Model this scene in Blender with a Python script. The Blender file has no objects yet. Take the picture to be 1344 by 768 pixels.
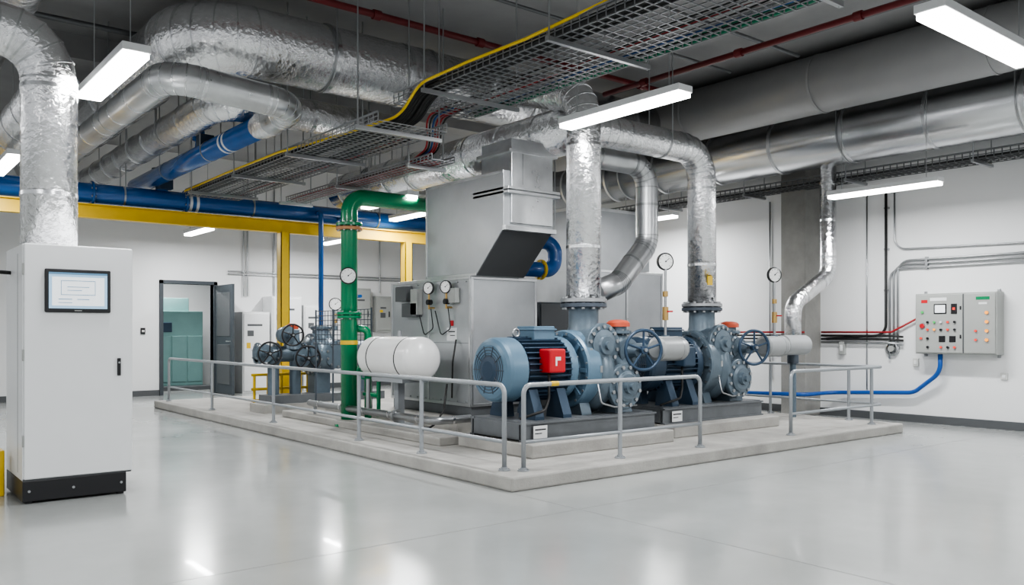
import bpy, math, random
from mathutils import Vector, Matrix
random.seed(7)
V=Vector
scene=bpy.context.scene
# ------------------------------------------------------------------ materials
MATS={}
def mat(name,col,rough=0.5,metal=0.0,var=0.0,vscale=3.0,bump=0.0,bscale=20.0,rvar=0.0,emit=None,estr=0,coat=0.0,detail=4,crinkle=0.0):
    if name in MATS: return MATS[name]
    m=bpy.data.materials.new(name); m.use_nodes=True
    nt=m.node_tree; n=nt.nodes; l=nt.links
    b=n['Principled BSDF']
    b.inputs['Base Color'].default_value=(*col,1)
    b.inputs['Roughness'].default_value=rough
    b.inputs['Metallic'].default_value=metal
    b.inputs['Coat Weight'].default_value=coat
    tc=n.new('ShaderNodeTexCoord')
    src=tc.outputs['Object']
    if var or rvar:
        no=n.new('ShaderNodeTexNoise'); no.inputs['Scale'].default_value=vscale; no.inputs['Detail'].default_value=detail
        no.inputs['Roughness'].default_value=0.6
        l.new(src,no.inputs['Vector'])
        if var:
            cr=n.new('ShaderNodeValToRGB')
            cr.color_ramp.elements[0].position=0.3; cr.color_ramp.elements[1].position=0.7
            cr.color_ramp.elements[0].color=(*[max(0,c*(1-var)) for c in col],1)
            cr.color_ramp.elements[1].color=(*[min(1,c*(1+var)) for c in col],1)
            l.new(no.outputs['Fac'],cr.inputs['Fac']); l.new(cr.outputs['Color'],b.inputs['Base Color'])
        if rvar:
            mr=n.new('ShaderNodeMapRange'); mr.inputs['To Min'].default_value=max(0.02,rough-rvar); mr.inputs['To Max'].default_value=rough+rvar
            mr.inputs['From Min'].default_value=0.3; mr.inputs['From Max'].default_value=0.7
            l.new(no.outputs['Fac'],mr.inputs['Value']); l.new(mr.outputs['Result'],b.inputs['Roughness'])
    if bump:
        nb=n.new('ShaderNodeTexNoise'); nb.inputs['Scale'].default_value=bscale; nb.inputs['Detail'].default_value=5
        l.new(src,nb.inputs['Vector'])
        bp=n.new('ShaderNodeBump'); bp.inputs['Strength'].default_value=bump; bp.inputs['Distance'].default_value=0.02
        l.new(nb.outputs['Fac'],bp.inputs['Height'])
        if crinkle:
            # distorted voronoi cells = creased foil facets
            mx=n.new('ShaderNodeVectorMath');mx.operation='SCALE';mx.inputs['Scale'].default_value=0.05
            l.new(nb.outputs['Color'],mx.inputs[0])
            ad=n.new('ShaderNodeVectorMath');ad.operation='ADD';l.new(src,ad.inputs[0]);l.new(mx.outputs[0],ad.inputs[1])
            vo=n.new('ShaderNodeTexVoronoi');vo.inputs['Scale'].default_value=16;vo.feature='F1';l.new(ad.outputs[0],vo.inputs['Vector'])
            b2=n.new('ShaderNodeBump');b2.inputs['Strength'].default_value=crinkle;b2.inputs['Distance'].default_value=0.015
            l.new(vo.outputs['Distance'],b2.inputs['Height']);l.new(bp.outputs['Normal'],b2.inputs['Normal']);l.new(b2.outputs['Normal'],b.inputs['Normal'])
        else: l.new(bp.outputs['Normal'],b.inputs['Normal'])
    if emit:
        b.inputs['Emission Color'].default_value=(*emit,1); b.inputs['Emission Strength'].default_value=estr
    MATS[name]=m; return m
FOIL=mat('foil_insulation',(0.87,0.87,0.88),0.20,1.0,var=0.07,vscale=9,bump=0.38,bscale=34,rvar=0.06,crinkle=0.42)
GALV=mat('galvanised_sheet',(0.64,0.65,0.66),0.32,0.9,var=0.09,vscale=4,bump=0.04,bscale=30,rvar=0.05)
SHEET=mat('ahu_sheet_steel',(0.46,0.475,0.49),0.38,0.65,var=0.07,vscale=2.5,rvar=0.06)
DUCT=mat('spiral_duct_steel',(0.66,0.67,0.685),0.25,1.0,var=0.03,vscale=1.2)
DUCT2=mat('painted_grey_duct',(0.36,0.36,0.36),0.5,0.4,var=0.05,vscale=1.2)
BAND=mat('jacket_band',(0.70,0.71,0.72),0.25,1.0,var=0.1)
SEAM=mat('dark_seam',(0.12,0.125,0.13),0.5,0.5)
JOINT=mat('floor_joint_filler',(0.22,0.225,0.22),0.5)
RAIL=mat('rail_grey_paint',(0.34,0.36,0.38),0.36,0.35,var=0.05)
PUMP=mat('pump_blue_grey',(0.125,0.165,0.20),0.32,0.3,var=0.12,vscale=6,bump=0.10,bscale=60)
PUMPD=mat('pump_dark',(0.07,0.085,0.105),0.40,0.3,var=0.1)
WHEELM=mat('handwheel_blue_grey',(0.035,0.065,0.11),0.35,0.2,var=0.1)
MOTL=mat('motor_light_blue',(0.12,0.20,0.275),0.32,0.15,var=0.06,vscale=5,bump=0.05,bscale=60)
MOTD=mat('motor_fin_blue',(0.03,0.055,0.09),0.40,0.15,var=0.1)
BLUE=mat('pipe_blue_paint',(0.012,0.10,0.33),0.26,0.0,var=0.08,coat=0.3)
GREEN=mat('pipe_green_paint',(0.0,0.20,0.08),0.26,0.0,var=0.08,coat=0.3)
YEL=mat('yellow_paint',(0.68,0.45,0.02),0.42,0.0,var=0.06)
RED=mat('red_paint',(0.50,0.012,0.02),0.4)
ORG=mat('orange_cap',(0.58,0.10,0.05),0.42,var=0.08)
DRED=mat('sprinkler_dark_red',(0.13,0.012,0.014),0.45)
WHITE=mat('white_powdercoat',(0.74,0.75,0.755),0.32,var=0.015)
WHITEG=mat('tank_white',(0.78,0.78,0.77),0.25,var=0.02)
OFFW=mat('light_grey_plastic',(0.58,0.58,0.56),0.45)
DRUM=mat('grey_painted_drum',(0.36,0.37,0.375),0.35,0.3,var=0.06)
LGREY=mat('panel_grey',(0.34,0.35,0.335),0.42,var=0.03)
BLACK=mat('black_plastic',(0.012,0.012,0.014),0.4)
RUB=mat('rubber_black',(0.015,0.015,0.015),0.6)
STEEL=mat('steel_zinc',(0.42,0.43,0.44),0.35,0.9,var=0.08)
DSTEEL=mat('skid_dark_steel',(0.15,0.16,0.17),0.45,0.3,var=0.15)
BRASS=mat('brass',(0.55,0.37,0.15),0.32,0.9)
RUST=mat('primer_orange',(0.45,0.22,0.10),0.5,0.2,var=0.15)
CONC=mat('concrete_plinth',(0.35,0.34,0.318),0.72,var=0.20,vscale=2.2,bump=0.15,bscale=40,detail=8)
COLM=mat('concrete_column_grey',(0.27,0.265,0.25),0.8,var=0.14,vscale=3,bump=0.15,bscale=25,detail=8)
WALL=mat('wall_white_paint',(0.78,0.785,0.785),0.6,var=0.02,vscale=0.8,bump=0.03,bscale=80)
CEIL=mat('ceiling_concrete',(0.30,0.30,0.30),0.85,var=0.08,vscale=1.2,bump=0.1,bscale=12)
BASEB=mat('baseboard_dark',(0.09,0.095,0.10),0.5)
DOORM=mat('door_charcoal',(0.05,0.06,0.07),0.45,var=0.05)
TEAL=mat('machine_teal',(0.17,0.31,0.30),0.4,var=0.05)
TRAYM=mat('tray_wire_zinc',(0.34,0.35,0.36),0.4,0.8)
TRAYD=mat('tray_dark',(0.16,0.165,0.17),0.45,0.6)
TUBE=mat('lamp_diffuser',(1,1,1),0.5,emit=(1.0,0.99,0.975),estr=12)
SCREEN=mat('screen_display',(0.2,0.3,0.4),0.2,emit=(0.40,0.64,0.86),estr=0.7)
UI1=mat('screen_ui_white',(0.6,0.6,0.6),0.3,emit=(0.84,0.93,0.99),estr=0.72)
UI2=mat('screen_ui_blue',(0.1,0.2,0.3),0.3,emit=(0.08,0.20,0.34),estr=0.5)
DIAL=mat('gauge_dial',(0.85,0.85,0.83),0.4)
LEDR=mat('led_red',(0.6,0.04,0.03),0.3,emit=(1,0.08,0.04),estr=0.5)
LEDG=mat('led_green',(0.05,0.4,0.1),0.3,emit=(0.1,0.8,0.2),estr=0.25)
LEDO=mat('led_orange',(0.8,0.3,0.03),0.3,emit=(1,0.35,0.05),estr=0.9)
HOSE=mat('hose_blue',(0.008,0.08,0.33),0.35)
CY=mat('cable_yellow',(0.72,0.50,0.02),0.45);CR=mat('cable_red',(0.32,0.015,0.02),0.45);CB=mat('cable_blue',(0.01,0.07,0.25),0.45);CG=mat('cable_green',(0.0,0.18,0.09),0.45)
FLOOR=mat('floor_polished_concrete',(0.355,0.367,0.357),0.19,var=0.09,vscale=0.6,rvar=0.05,detail=9,coat=0.12)
# ------------------------------------------------------------------ geometry
def fr(ax):
    z=V(ax).normalized()
    u=V((0,0,1)) if abs(z.z)<0.9 else V((1,0,0))
    x=u.cross(z).normalized(); y=z.cross(x)
    return x,y,z
BF=[(0,3,2,1),(4,5,6,7),(0,1,5,4),(1,2,6,5),(2,3,7,6),(3,0,4,7)]
def box(a,b):
    x0,y0,z0=a;x1,y1,z1=b
    v=[(x0,y0,z0),(x1,y0,z0),(x1,y1,z0),(x0,y1,z0),(x0,y0,z1),(x1,y0,z1),(x1,y1,z1),(x0,y1,z1)]
    return [V(p) for p in v],list(BF),[False]*6
def beam(p0,p1,w,h):
    p0=V(p0);p1=V(p1);x,y,z=fr(p1-p0)
    vs=[]
    for p in(p0,p1):
        for sx,sy in((-1,-1),(1,-1),(1,1),(-1,1)): vs.append(p+x*sx*w/2+y*sy*h/2)
    return vs,list(BF),[False]*6
def lathe(p0,ax,prof,n=28,soft=False):
    p0=V(p0);x,y,z=fr(ax)
    vs=[];fs=[];sm=[]
    def ring(t,r):
        i=len(vs)
        if r<1e-6: vs.append(p0+z*t); return (i,1)
        for k in range(n):
            a=2*math.pi*k/n; vs.append(p0+z*t+x*math.cos(a)*r+y*math.sin(a)*r)
        return (i,n)
    prev=None
    for j in range(len(prof)-1):
        A=prev if (soft and prev) else ring(*prof[j])
        B=ring(*prof[j+1])
        a,na=A;b,nb=B
        for k in range(n):
            k2=(k+1)%n
            if na==1 and nb==1: continue
            if na==1: fs.append((a,b+k2,b+k)) 
            elif nb==1: fs.append((a+k,a+k2,b))
            else: fs.append((a+k,a+k2,b+k2,b+k))
            sm.append(abs(prof[j][0]-prof[j+1][0])>1e-4)
        prev=B
    if prof[0][1]>1e-6:
        a,_=ring(*prof[0]); fs.append(tuple(a+k for k in range(n))[::-1]); sm.append(False)
    if prof[-1][1]>1e-6:
        a,_=ring(*prof[-1]); fs.append(tuple(a+k for k in range(n))); sm.append(False)
    return vs,fs,sm
def cyl(p0,p1,r0,r1=None,n=20):
    p0=V(p0);p1=V(p1); r1=r0 if r1 is None else r1
    return lathe(p0,p1-p0,[(0,r0),((p1-p0).length,r1)],n)
def prism(poly,vec):
    n=len(poly);vs=[V(p) for p in poly]+[V(p)+V(vec) for p in poly]
    fs=[tuple(range(n))[::-1],tuple(range(n,2*n))]+[(i,(i+1)%n,n+(i+1)%n,n+i) for i in range(n)]
    return vs,fs,[False]*len(fs)
def torus(c,ax,R,r,n=32,m=10):
    c=V(c);x,y,z=fr(ax);vs=[];fs=[]
    for i in range(n):
        a=2*math.pi*i/n;d=x*math.cos(a)+y*math.sin(a)
        for j in range(m):
            b=2*math.pi*j/m; vs.append(c+d*(R+r*math.cos(b))+z*r*math.sin(b))
    for i in range(n):
        for j in range(m):
            fs.append((i*m+j,((i+1)%n)*m+j,((i+1)%n)*m+(j+1)%m,i*m+(j+1)%m))
    return vs,fs,[True]*len(fs)
def fillet(pts,R,n=8):
    pts=[V(p) for p in pts];out=[pts[0]];joints=[]
    for i in range(1,len(pts)-1):
        p=pts[i];a=(p-pts[i-1]);b=(pts[i+1]-p);la=a.length;lb=b.length;a.normalize();b.normalize()
        c=max(-1,min(1,a.dot(b)));th=math.acos(c)
        if th<0.02: out.append(p);continue
        t=min(R*math.tan(th/2),0.48*la,0.48*lb);r=t/math.tan(th/2)
        s=p-a*t;nn=(b-a*c)/math.sin(th);ce=s+nn*r
        for k in range(n+1):
            ph=th*k/n; q=ce-nn*r*math.cos(ph)+a*r*math.sin(ph); out.append(q)
            joints.append((q,(a*math.cos(ph)+nn*math.sin(ph))))
    out.append(pts[-1]);return out,joints
def sweep(path,r,n=20,caps=True):
    path=[V(p) for p in path]
    q=[path[0]]
    for p in path[1:]:
        if (p-q[-1]).length>1e-5:q.append(p)
    path=q;m=len(path);vs=[];fs=[];sm=[]
    x=None
    for i in range(m):
        t=(path[min(i+1,m-1)]-path[max(i-1,0)]).normalized()
        if x is None: x,y,_=fr(t)
        else:
            x=(x-t*x.dot(t)).normalized();y=t.cross(x)
        rr=r[i] if isinstance(r,(list,tuple)) else r
        for k in range(n):
            a=2*math.pi*k/n;vs.append(path[i]+x*math.cos(a)*rr+y*math.sin(a)*rr)
    for i in range(m-1):
        for k in range(n):
            k2=(k+1)%n;fs.append((i*n+k,i*n+k2,(i+1)*n+k2,(i+1)*n+k));sm.append(True)
    if caps:
        fs.append(tuple(range(n))[::-1]);fs.append(tuple(range((m-1)*n,m*n)));sm+=[False,False]
    return vs,fs,sm
class G:
    def __init__(s,name,bevel=0): s.name=name;s.parts={};s.bevel=bevel;s.done=False
    def add(s,part,m,geo,bevel=None):
        vs,fs,sm=geo
        k=(part,m.name)
        if k not in s.parts: s.parts[k]=[[],[],[],s.bevel if bevel is None else bevel]
        P=s.parts[k];o=len(P[0]);P[0]+=vs;P[1]+=[tuple(i+o for i in f) for f in fs];P[2]+=sm
        return s
    def finish(s):
        allv=[v for P in s.parts.values() for v in P[0]]
        lo=V([min(v[i] for v in allv) for i in range(3)]);hi=V([max(v[i] for v in allv) for i in range(3)])
        org=V(((lo.x+hi.x)/2,(lo.y+hi.y)/2,lo.z))
        single=len(s.parts)==1
        par=None
        if not single:
            par=bpy.data.objects.new(s.name,None);par.empty_display_size=0.1;par.location=org
            scene.collection.objects.link(par)
        for (pn,mn),P in s.parts.items():
            me=bpy.data.meshes.new(s.name+'_'+pn)
            me.from_pydata([tuple(v-org) for v in P[0]],[],P[1])
            me.polygons.foreach_set('use_smooth',P[2]);me.materials.append(MATS[mn]);me.update()
            ob=bpy.data.objects.new(s.name if single else pn,me);scene.collection.objects.link(ob)
            if single: ob.location=org
            else: ob.parent=par
            if P[3]>0:
                bv=ob.modifiers.new('bevel','BEVEL');bv.width=P[3];bv.segments=2;bv.limit_method='ANGLE';bv.angle_limit=math.radians(50)
        return par
def flange(g,c,ax,R,t,nb=8,m=None,mb=None,part='flange',br=None):
    m=m or PUMP;mb=mb or STEEL;c=V(c);x,y,z=fr(ax)
    g.add(part,m,lathe(c-z*t/2,z,[(0,R*0.97),(t*0.12,R),(t*0.88,R),(t,R*0.97)],32))
    br=br or R*0.09
    for k in range(nb):
        a=2*math.pi*(k+.5)/nb;p=c+(x*math.cos(a)+y*math.sin(a))*R*0.84
        g.add(part+'_bolts',mb,cyl(p-z*(t/2+br*0.9),p+z*(t/2+br*0.9),br,n=6))
def wheel(g,c,ax,R,m=None,stem=0.25,part='handwheel',ms=None):
    m=m or PUMPD;c=V(c);x,y,z=fr(ax)
    g.add(part,m,torus(c,z,R,R*0.085,36,10))
    g.add(part,m,cyl(c-z*R*0.16,c+z*R*0.16,R*0.2))
    for k in range(5):
        a=2*math.pi*k/5+.3;d=x*math.cos(a)+y*math.sin(a)
        g.add(part,m,cyl(c+d*R*0.1,c+d*R,R*0.06,n=8))
    g.add(part+'_stem',ms or STEEL,cyl(c-z*stem,c+z*R*0.3,R*0.09,n=10))
def gauge(g,c,ax,R,part='gauge'):
    c=V(c);x,y,z=fr(ax)
    g.add(part+'_case',BLACK,lathe(c-z*R*0.35,z,[(0,R*0.9),(R*0.1,R),(R*0.45,R),(R*0.5,R*0.88),(R*0.40,R*0.86)],28))
    g.add(part+'_dial',DIAL,lathe(c+z*R*0.06,z,[(0,R*0.86),(R*0.03,R*0.86)],28))
    o=c+z*R*0.1
    for k in range(9):
        a=math.radians(-45+k*33.75);d=x*math.cos(a)+y*math.sin(a)
        g.add(part+'_marks',BLACK,beam(o+d*R*0.62,o+d*R*0.78,R*0.05,R*0.03))
    d=x*0.6+y*0.5
    g.add(part+'_marks',BLACK,beam(o-d*R*0.15,o+d*R*0.75,R*0.06,R*0.05))
    g.add(part+'_marks',BLACK,cyl(o-z*0.001,o+z*R*0.06,R*0.09,n=10))
ZC=5.8
def hanger(g,x,y,z,r,ax='y',zc=ZC):
    d=V((1,0,0)) if ax=='y' else V((0,1,0))
    along=V((0,1,0)) if ax=='y' else V((1,0,0))
    g.add('hanger_clamps',STEEL,cyl(V((x,y,z))-along*0.015,V((x,y,z))+along*0.015,r*1.035,n=32))
    for s in(-1,1): g.add('hanger_rods',STEEL,cyl(V((x,y,z))+d*s*r*1.03,V((x,y,0))+d*s*r*1.03+V((0,0,zc)),0.009,n=6))
def pipe(name,pts,r,R=None,m=None,n=24,band=None,bandm=None,nf=8,gores=False,g=None,part='pipe',bw=0.035,br=1.025,hang=()):
    own=g is None
    g=g or G(name);m=m or FOIL;R=R or r*2
    path,joints=fillet(pts,R,nf)
    g.add(part,m,sweep(path,r,n))
    bandm=bandm or BAND
    if gores:
        for q,t in joints: g.add('elbow_seams',bandm,cyl(q-t*0.008,q+t*0.008,r*1.018,n=n))
    if band:
        P=[V(p) for p in pts]
        for a,b in zip(P[:-1],P[1:]):
            L=(b-a).length;d=(b-a).normalized();k=max(1,int(L/band))
            for i in range(k):
                s=(i+.5)*L/k
                if (s<R and a!=P[0]) or (L-s<R and b!=P[-1]): continue
                q=a+d*s;g.add('bands',bandm,cyl(q-d*bw/2,q+d*bw/2,r*br,n=n))
    for h in hang: hanger(g,h[0],h[1],h[2],r,h[3],h[4] if len(h)>4 else ZC)
    if own: g.finish()
    return g
# ------------------------------------------------------------------ room
def simple(name,m,*geos,bevel=0):
    g=G(name,bevel)
    for q in geos:g.add('body',m,q)
    g.finish()
simple('floor',FLOOR,box((-7,-7,-0.15),(14,24.6,0)))
simple('ceiling',CEIL,box((-7,-7,ZC),(14.2,24.6,ZC+0.2)))
simple('wall_back',WALL,box((-7,20.8,0),(6.05,21.0,ZC)),box((7.25,20.8,0),(14,21.0,ZC)),box((6.05,20.8,2.66),(7.25,21.0,ZC)))
simple('wall_right',WALL,box((14,-7,0),(14.2,24.6,ZC)))
simple('wall_store',WALL,box((3.5,24.4,0),(14,24.6,ZC)))
simple('baseboard_back',BASEB,box((-7,20.78,0.0),(5.97,20.8,0.13)),box((7.33,20.78,0.0),(13.98,20.8,0.13)))
simple('baseboard_right',BASEB,box((13.975,-7,0.0),(14.0,20.78,0.13)))
simple('trim_1',DOORM,box((5.97,20.74,0),(6.05,21.02,2.74)),box((7.25,20.74,0),(7.33,21.02,2.74)),box((5.97,20.74,2.66),(7.33,21.02,2.74)))
g=G('door_1',0.004)
g.add('leaf',DOORM,box((7.27,19.58,0.02),(7.325,20.73,2.64)))
for z0,z1 in((0.25,1.2),(1.4,2.45)):
    g.add('panel_moulding',BASEB,box((7.262,19.73,z0),(7.27,20.58,z1)))
g.add('handle',STEEL,cyl((7.21,19.68,1.28),(7.27,19.68,1.28),0.012));g.add('handle',STEEL,cyl((7.21,19.68,1.28),(7.21,19.82,1.28),0.012))
g.finish()
simple('trim_2',CEIL,box((13.0,-7,ZC-0.28),(14,20.8,ZC)))
simple('trim_3',CEIL,box((-7,13.4,ZC-0.35),(13.0,13.8,ZC)))
simple('equipment_plinth',CONC,box((4.92,6.13,0),(12.4,17.5,0.14)),bevel=0.02)
simple('concrete_column',COLM,box((13.5,8.45,0),(14.0,8.95,ZC-0.28)),bevel=0.015)
# ------------------------------------------------------------------ handrails
def rail(pts,posts,name='guard_rail'):
    g=G(name)
    zt=0.98;zl=0.42;r=0.024
    P=[V((*p,0)) for p in pts]
    path=[V((P[0].x,P[0].y,0.14))]+[V((p.x,p.y,zt)) for p in P]+[V((P[-1].x,P[-1].y,0.14))]
    pf,_=fillet(path,0.09,6);g.add('top_rail',RAIL,sweep(pf,r,14))
    lo,_=fillet([V((p.x,p.y,zl)) for p in P],0.09,6);g.add('lower_rail',RAIL,sweep(lo,r*0.8,12))
    for p in posts: g.add('posts',RAIL,cyl((*p,0.14),(*p,zt),r,n=14))
    for p in list(posts)+[pts[0],pts[-1]]:
        g.add('foot_plates',RAIL,lathe((*p,0.14),(0,0,1),[(0,0.06),(0.012,0.06),(0.014,0.034),(0.035,0.034)],16))
        for a in range(4):
            g.add('foot_bolts',STEEL,cyl((p[0]+.045*math.cos(a*1.57+.78),p[1]+.045*math.sin(a*1.57+.78),.15),(p[0]+.045*math.cos(a*1.57+.78),p[1]+.045*math.sin(a*1.57+.78),.162),.008,n=6))
    return g
rail([(5.12,6.5),(5.12,17.2)],[(5.12,y) for y in(8.0,9.45,12.1,14.75)]).finish()
g=rail([(5.25,6.36),(7.95,6.36)],[(6.6,6.36)])
g.add('hazard_band',YEL,cyl((5.60,6.36,0.98),(5.70,6.36,0.98),0.0255,n=14));g.finish()
rail([(9.82,6.36),(12.22,6.36),(12.22,9.6)],[(11.9,6.36),(12.22,6.9),(12.22,8.3)]).finish()
# ------------------------------------------------------------------ control cabinet (left)
g=G('control_cabinet',0.006)
X0,X1,Y0,Y1=1.26,2.15,8.35,9.25
g.add('body',WHITE,box((X0,Y0+0.02,0.2),(X1,Y1,2.27)))
g.add('base',BLACK,box((X0,Y0+0.005,0.02),(X1-0.045,Y1-0.01,0.2)))
g.add('door',WHITE,box((X0+0.01,Y0-0.012,0.215),(X1+0.005,Y0+0.02,2.275)),0.01)
g.add('door_gap',SEAM,box((X0+0.002,Y0+0.012,0.2),(X1,Y0+0.021,0.216)),0)
for bx in(X0+0.05,X0+0.4,X1-0.09): g.add('base_bolts',STEEL,cyl((bx,Y0-0.004,0.11),(bx,Y0+0.01,0.11),0.012,n=8))
for fx in(X0+0.06,X1-0.09):
    for fy in(Y0+0.06,Y1-0.06): g.add('feet',BLACK,cyl((fx,fy,0),(fx,fy,0.03),0.035))
g.add('screen_bezel',BLACK,box((1.425,Y0-0.04,1.675),(1.96,Y0-0.012,2.06)),0.01)
g.add('screen',SCREEN,box((1.455,Y0-0.043,1.71),(1.93,Y0-0.04,2.03)),0)
g.add('screen_layout',UI1,box((1.48,Y0-0.045,1.735),(1.905,Y0-0.043,1.99)),0)
g.add('screen_fields',UI2,box((1.455,Y0-0.045,2.012),(1.93,Y0-0.043,2.03)),0)
for a,b,c,d in((1.55,1.83,1.955,1.960),(1.55,1.83,1.83,1.835),(1.55,1.554,1.83,1.955),(1.826,1.83,1.83,1.955),(1.60,1.78,1.90,1.905),(1.60,1.72,1.87,1.875),(1.53,1.64,1.79,1.796),(1.68,1.78,1.79,1.796),(1.53,1.64,1.76,1.765)):
    g.add('screen_chart',UI2,box((a,Y0-0.047,c),(b,Y0-0.045,d)),0)
g.add('bezel_logo',LGREY,box((1.66,Y0-0.0405,1.688),(1.72,Y0-0.04,1.696)),0)
g.add('latch',BLACK,box((2.02,Y0-0.03,1.10),(2.05,Y0-0.012,1.26)),0.004)
g.add('latch_key',STEEL,cyl((2.035,Y0-0.036,1.22),(2.035,Y0-0.028,1.22),0.009))
g.add('side_seams',SEAM,box((X0-0.002,Y0+0.25,0.25),(X0,Y0+0.256,2.2)),0)
for z in(0.5,1.25,2.0): g.add('hinges',LGREY,box((X0-0.004,Y0-0.006,z),(X0+0.012,Y0+0.016,z+0.1)),0.003)
g.finish()
simple('yellow_bollard',YEL,box((0.98,8.9,0),(1.2,9.1,0.42)),bevel=0.01)
pipe('black_power_cable',[(1.27,9.0,2.05),(1.1,8.9,2.05),(0.9,8.8,2.2),(0.5,8.7,2.6)],0.018,0.1,RUB,n=10)
pipe('insulated_riser_pipe',[(1.53,8.72,2.272),(1.53,8.72,4.22),(-1.8,8.72,4.22)],0.235,0.42,FOIL,n=32,band=0.9,gores=True,nf=5)
pipe('insulated_riser_pipe',[(1.2,9.7,4.05),(0.4,9.7,4.05),(-1.8,9.7,3.9)],0.2,0.4,FOIL,n=28,band=0.8)
# ------------------------------------------------------------------ pump sets
def pump_set(dx,dy,tb,ML,DISC):
    yc=7.6+dy;X=lambda x:x+dx
    g=G('pump_housekeeping_slab',0.015);g.add('slab',CONC,box((X(5.80),yc-0.72,0.14),(X(8.1),yc+0.66,0.29)));g.finish()
    g=G('motor_pump_set')
    zb=0.29;zc=1.07
    for yy in(yc-0.5,yc+0.42):
        g.add('skid',DSTEEL,box((X(5.86),yy,zb),(X(8.02),yy+0.08,zb+0.02)))
        g.add('skid',DSTEEL,box((X(5.86),yy+0.03,zb+0.02),(X(8.02),yy+0.05,zb+0.19)))
        g.add('skid',DSTEEL,box((X(5.86),yy,zb+0.19),(X(8.02),yy+0.08,zb+0.21)))
    for xx in(5.86,6.6,7.2,7.9):
        g.add('skid',DSTEEL,box((X(xx),yc-0.42,zb+0.02),(X(xx)+0.1,yc+0.42,zb+0.2)))
    g.add('skid',DSTEEL,box((X(5.88),yc-0.46,zb+0.18),(X(8.0),yc+0.46,zb+0.22)),0.006)
    g.add('rating_plate',WHITE,box((X(6.0),yc-0.505,zb+0.03),(X(6.2),yc-0.5,zb+0.17)))
    g.add('rating_text',BLACK,box((X(6.02),yc-0.507,zb+0.12),(X(6.18),yc-0.505,zb+0.135)));g.add('rating_text',BLACK,box((X(6.02),yc-0.507,zb+0.08),(X(6.12),yc-0.505,zb+0.09)))
    R=0.37;x0=5.76
    g.add('fan_cowl',ML,lathe((X(x0),yc,zc),(1,0,0),[(0.0,0.20),(0.0,R*0.78),(0.015,R*0.88),(0.04,R*0.96),(0.08,R),(0.29,R),(0.30,R*0.97)],40,soft=False))
    g.add('fan_hub',MOTD,lathe((X(x0-.015),yc,zc),(1,0,0),[(0,0.10),(0.02,0.2),(0.03,0.2)],32))
    for k in range(5): g.add('fan_grille',PUMPD,torus((X(x0-.003),yc,zc),(1,0,0),0.12+0.035*k,0.005,32,6))
    for k in range(10):
        a=k*math.pi/5;g.add('fan_grille',PUMPD,cyl((X(x0-.005),yc+0.08*math.cos(a),zc+0.08*math.sin(a)),(X(x0-.005),yc+0.28*math.cos(a),zc+0.28*math.sin(a)),0.005,n=6))
    g.add('motor_body',MOTD,cyl((X(6.04),yc,zc),(X(6.74),yc,zc),R*0.84,n=40))
    for k in range(34):
        a=2*math.pi*k/34
        d=V((0,math.cos(a),math.sin(a)))
        p=V((X(6.06),yc,zc))+d*R*0.9
        x_=V((1,0,0));t=d.cross(x_)
        vs=[]
        for q in(p,p+x_*0.65):
            for s1,s2 in((-1,-1),(1,-1),(1,1),(-1,1)): vs.append(q+t*s1*0.007+d*s2*0.045)
        g.add('cooling_fins',MOTD,(vs,list(BF),[False]*6))
    g.add('end_shield',ML,lathe((X(6.70),yc,zc),(1,0,0),[(0,R*1.0),(0.05,R*1.03),(0.10,R*1.03),(0.14,R*0.9),(0.2,R*0.55)],40))
    for k in range(8):
        a=2*math.pi*(k+.5)/8;g.add('shield_bolts',STEEL,cyl((X(6.685),yc+R*.96*math.cos(a),zc+R*.96*math.sin(a)),(X(6.83),yc+R*.96*math.cos(a),zc+R*.96*math.sin(a)),0.016,n=6))
    for xx in(6.1,6.52):
        for s in(-1,1):
            g.add('motor_feet',MOTD,prism([(X(xx),yc+s*0.16,0.78),(X(xx),yc+s*0.30,0.85),(X(xx),yc+s*0.42,0.55),(X(xx),yc+s*0.42,0.51),(X(xx),yc+s*0.12,0.51)],(0.13,0,0)))
    g.add('terminal_box',tb,box((X(6.24),yc-R-0.14,zc-0.03),(X(6.48),yc-R+0.06,zc+0.24)),0.02)
    if tb is RED:
        g.add('terminal_label',WHITE,box((X(6.32),yc-R-0.142,zc+0.05),(X(6.345),yc-R-0.14,zc+0.15)))
        g.add('terminal_label',WHITE,box((X(6.345),yc-R-0.142,zc+0.11),(X(6.40),yc-R-0.14,zc+0.15)))
    pf,_=fillet([(X(6.3),yc-R-0.05,zc-0.02),(X(6.3),yc-R-0.05,0.75),(X(6.2),yc-R-0.1,0.62),(X(5.9),yc-R-0.02,0.54)],0.08,5);g.add('supply_cable',RUB,sweep(pf,0.016,8))
    g.add('junction_box',ML,box((X(6.30),yc-0.16,zc+R-0.03),(X(6.62),yc+0.16,zc+R+0.13)),0.02)
    g.add('junction_box',ML,box((X(6.28),yc-0.18,zc+R+0.08),(X(6.64),yc+0.18,zc+R+0.10)))
    g.add('lifting_eye',STEEL,torus((X(6.16),yc,zc+R+0.05),(0,1,0),0.045,0.014,20,8))
    g.add('casing_disc',DISC,lathe((X(6.86),yc,zc-0.02),(1,0,0),[(0,0.16),(0.0,0.27),(0.05,0.30),(0.05,0.40),(0.02,0.41),(0.02,0.46),(0.05,0.475),(0.22,0.475),(0.25,0.46),(0.25,0.3)],48))
    for k in range(8):
        a=2*math.pi*k/8;d=V((0,math.cos(a),math.sin(a)))
        g.add('casing_ribs',DISC,beam(V((X(6.885),yc,zc-0.02))+d*0.14,V((X(6.885),yc,zc-0.02))+d*0.43,0.03,0.05))
    for k in range(16):
        a=2*math.pi*(k+.5)/16;d=V((0,math.cos(a),math.sin(a)));c=V((X(6.87),yc,zc-0.02))+d*0.437
        g.add('casing_bolts',STEEL,cyl(c,c+V((0.03,0,0)),0.017,n=6))
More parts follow.
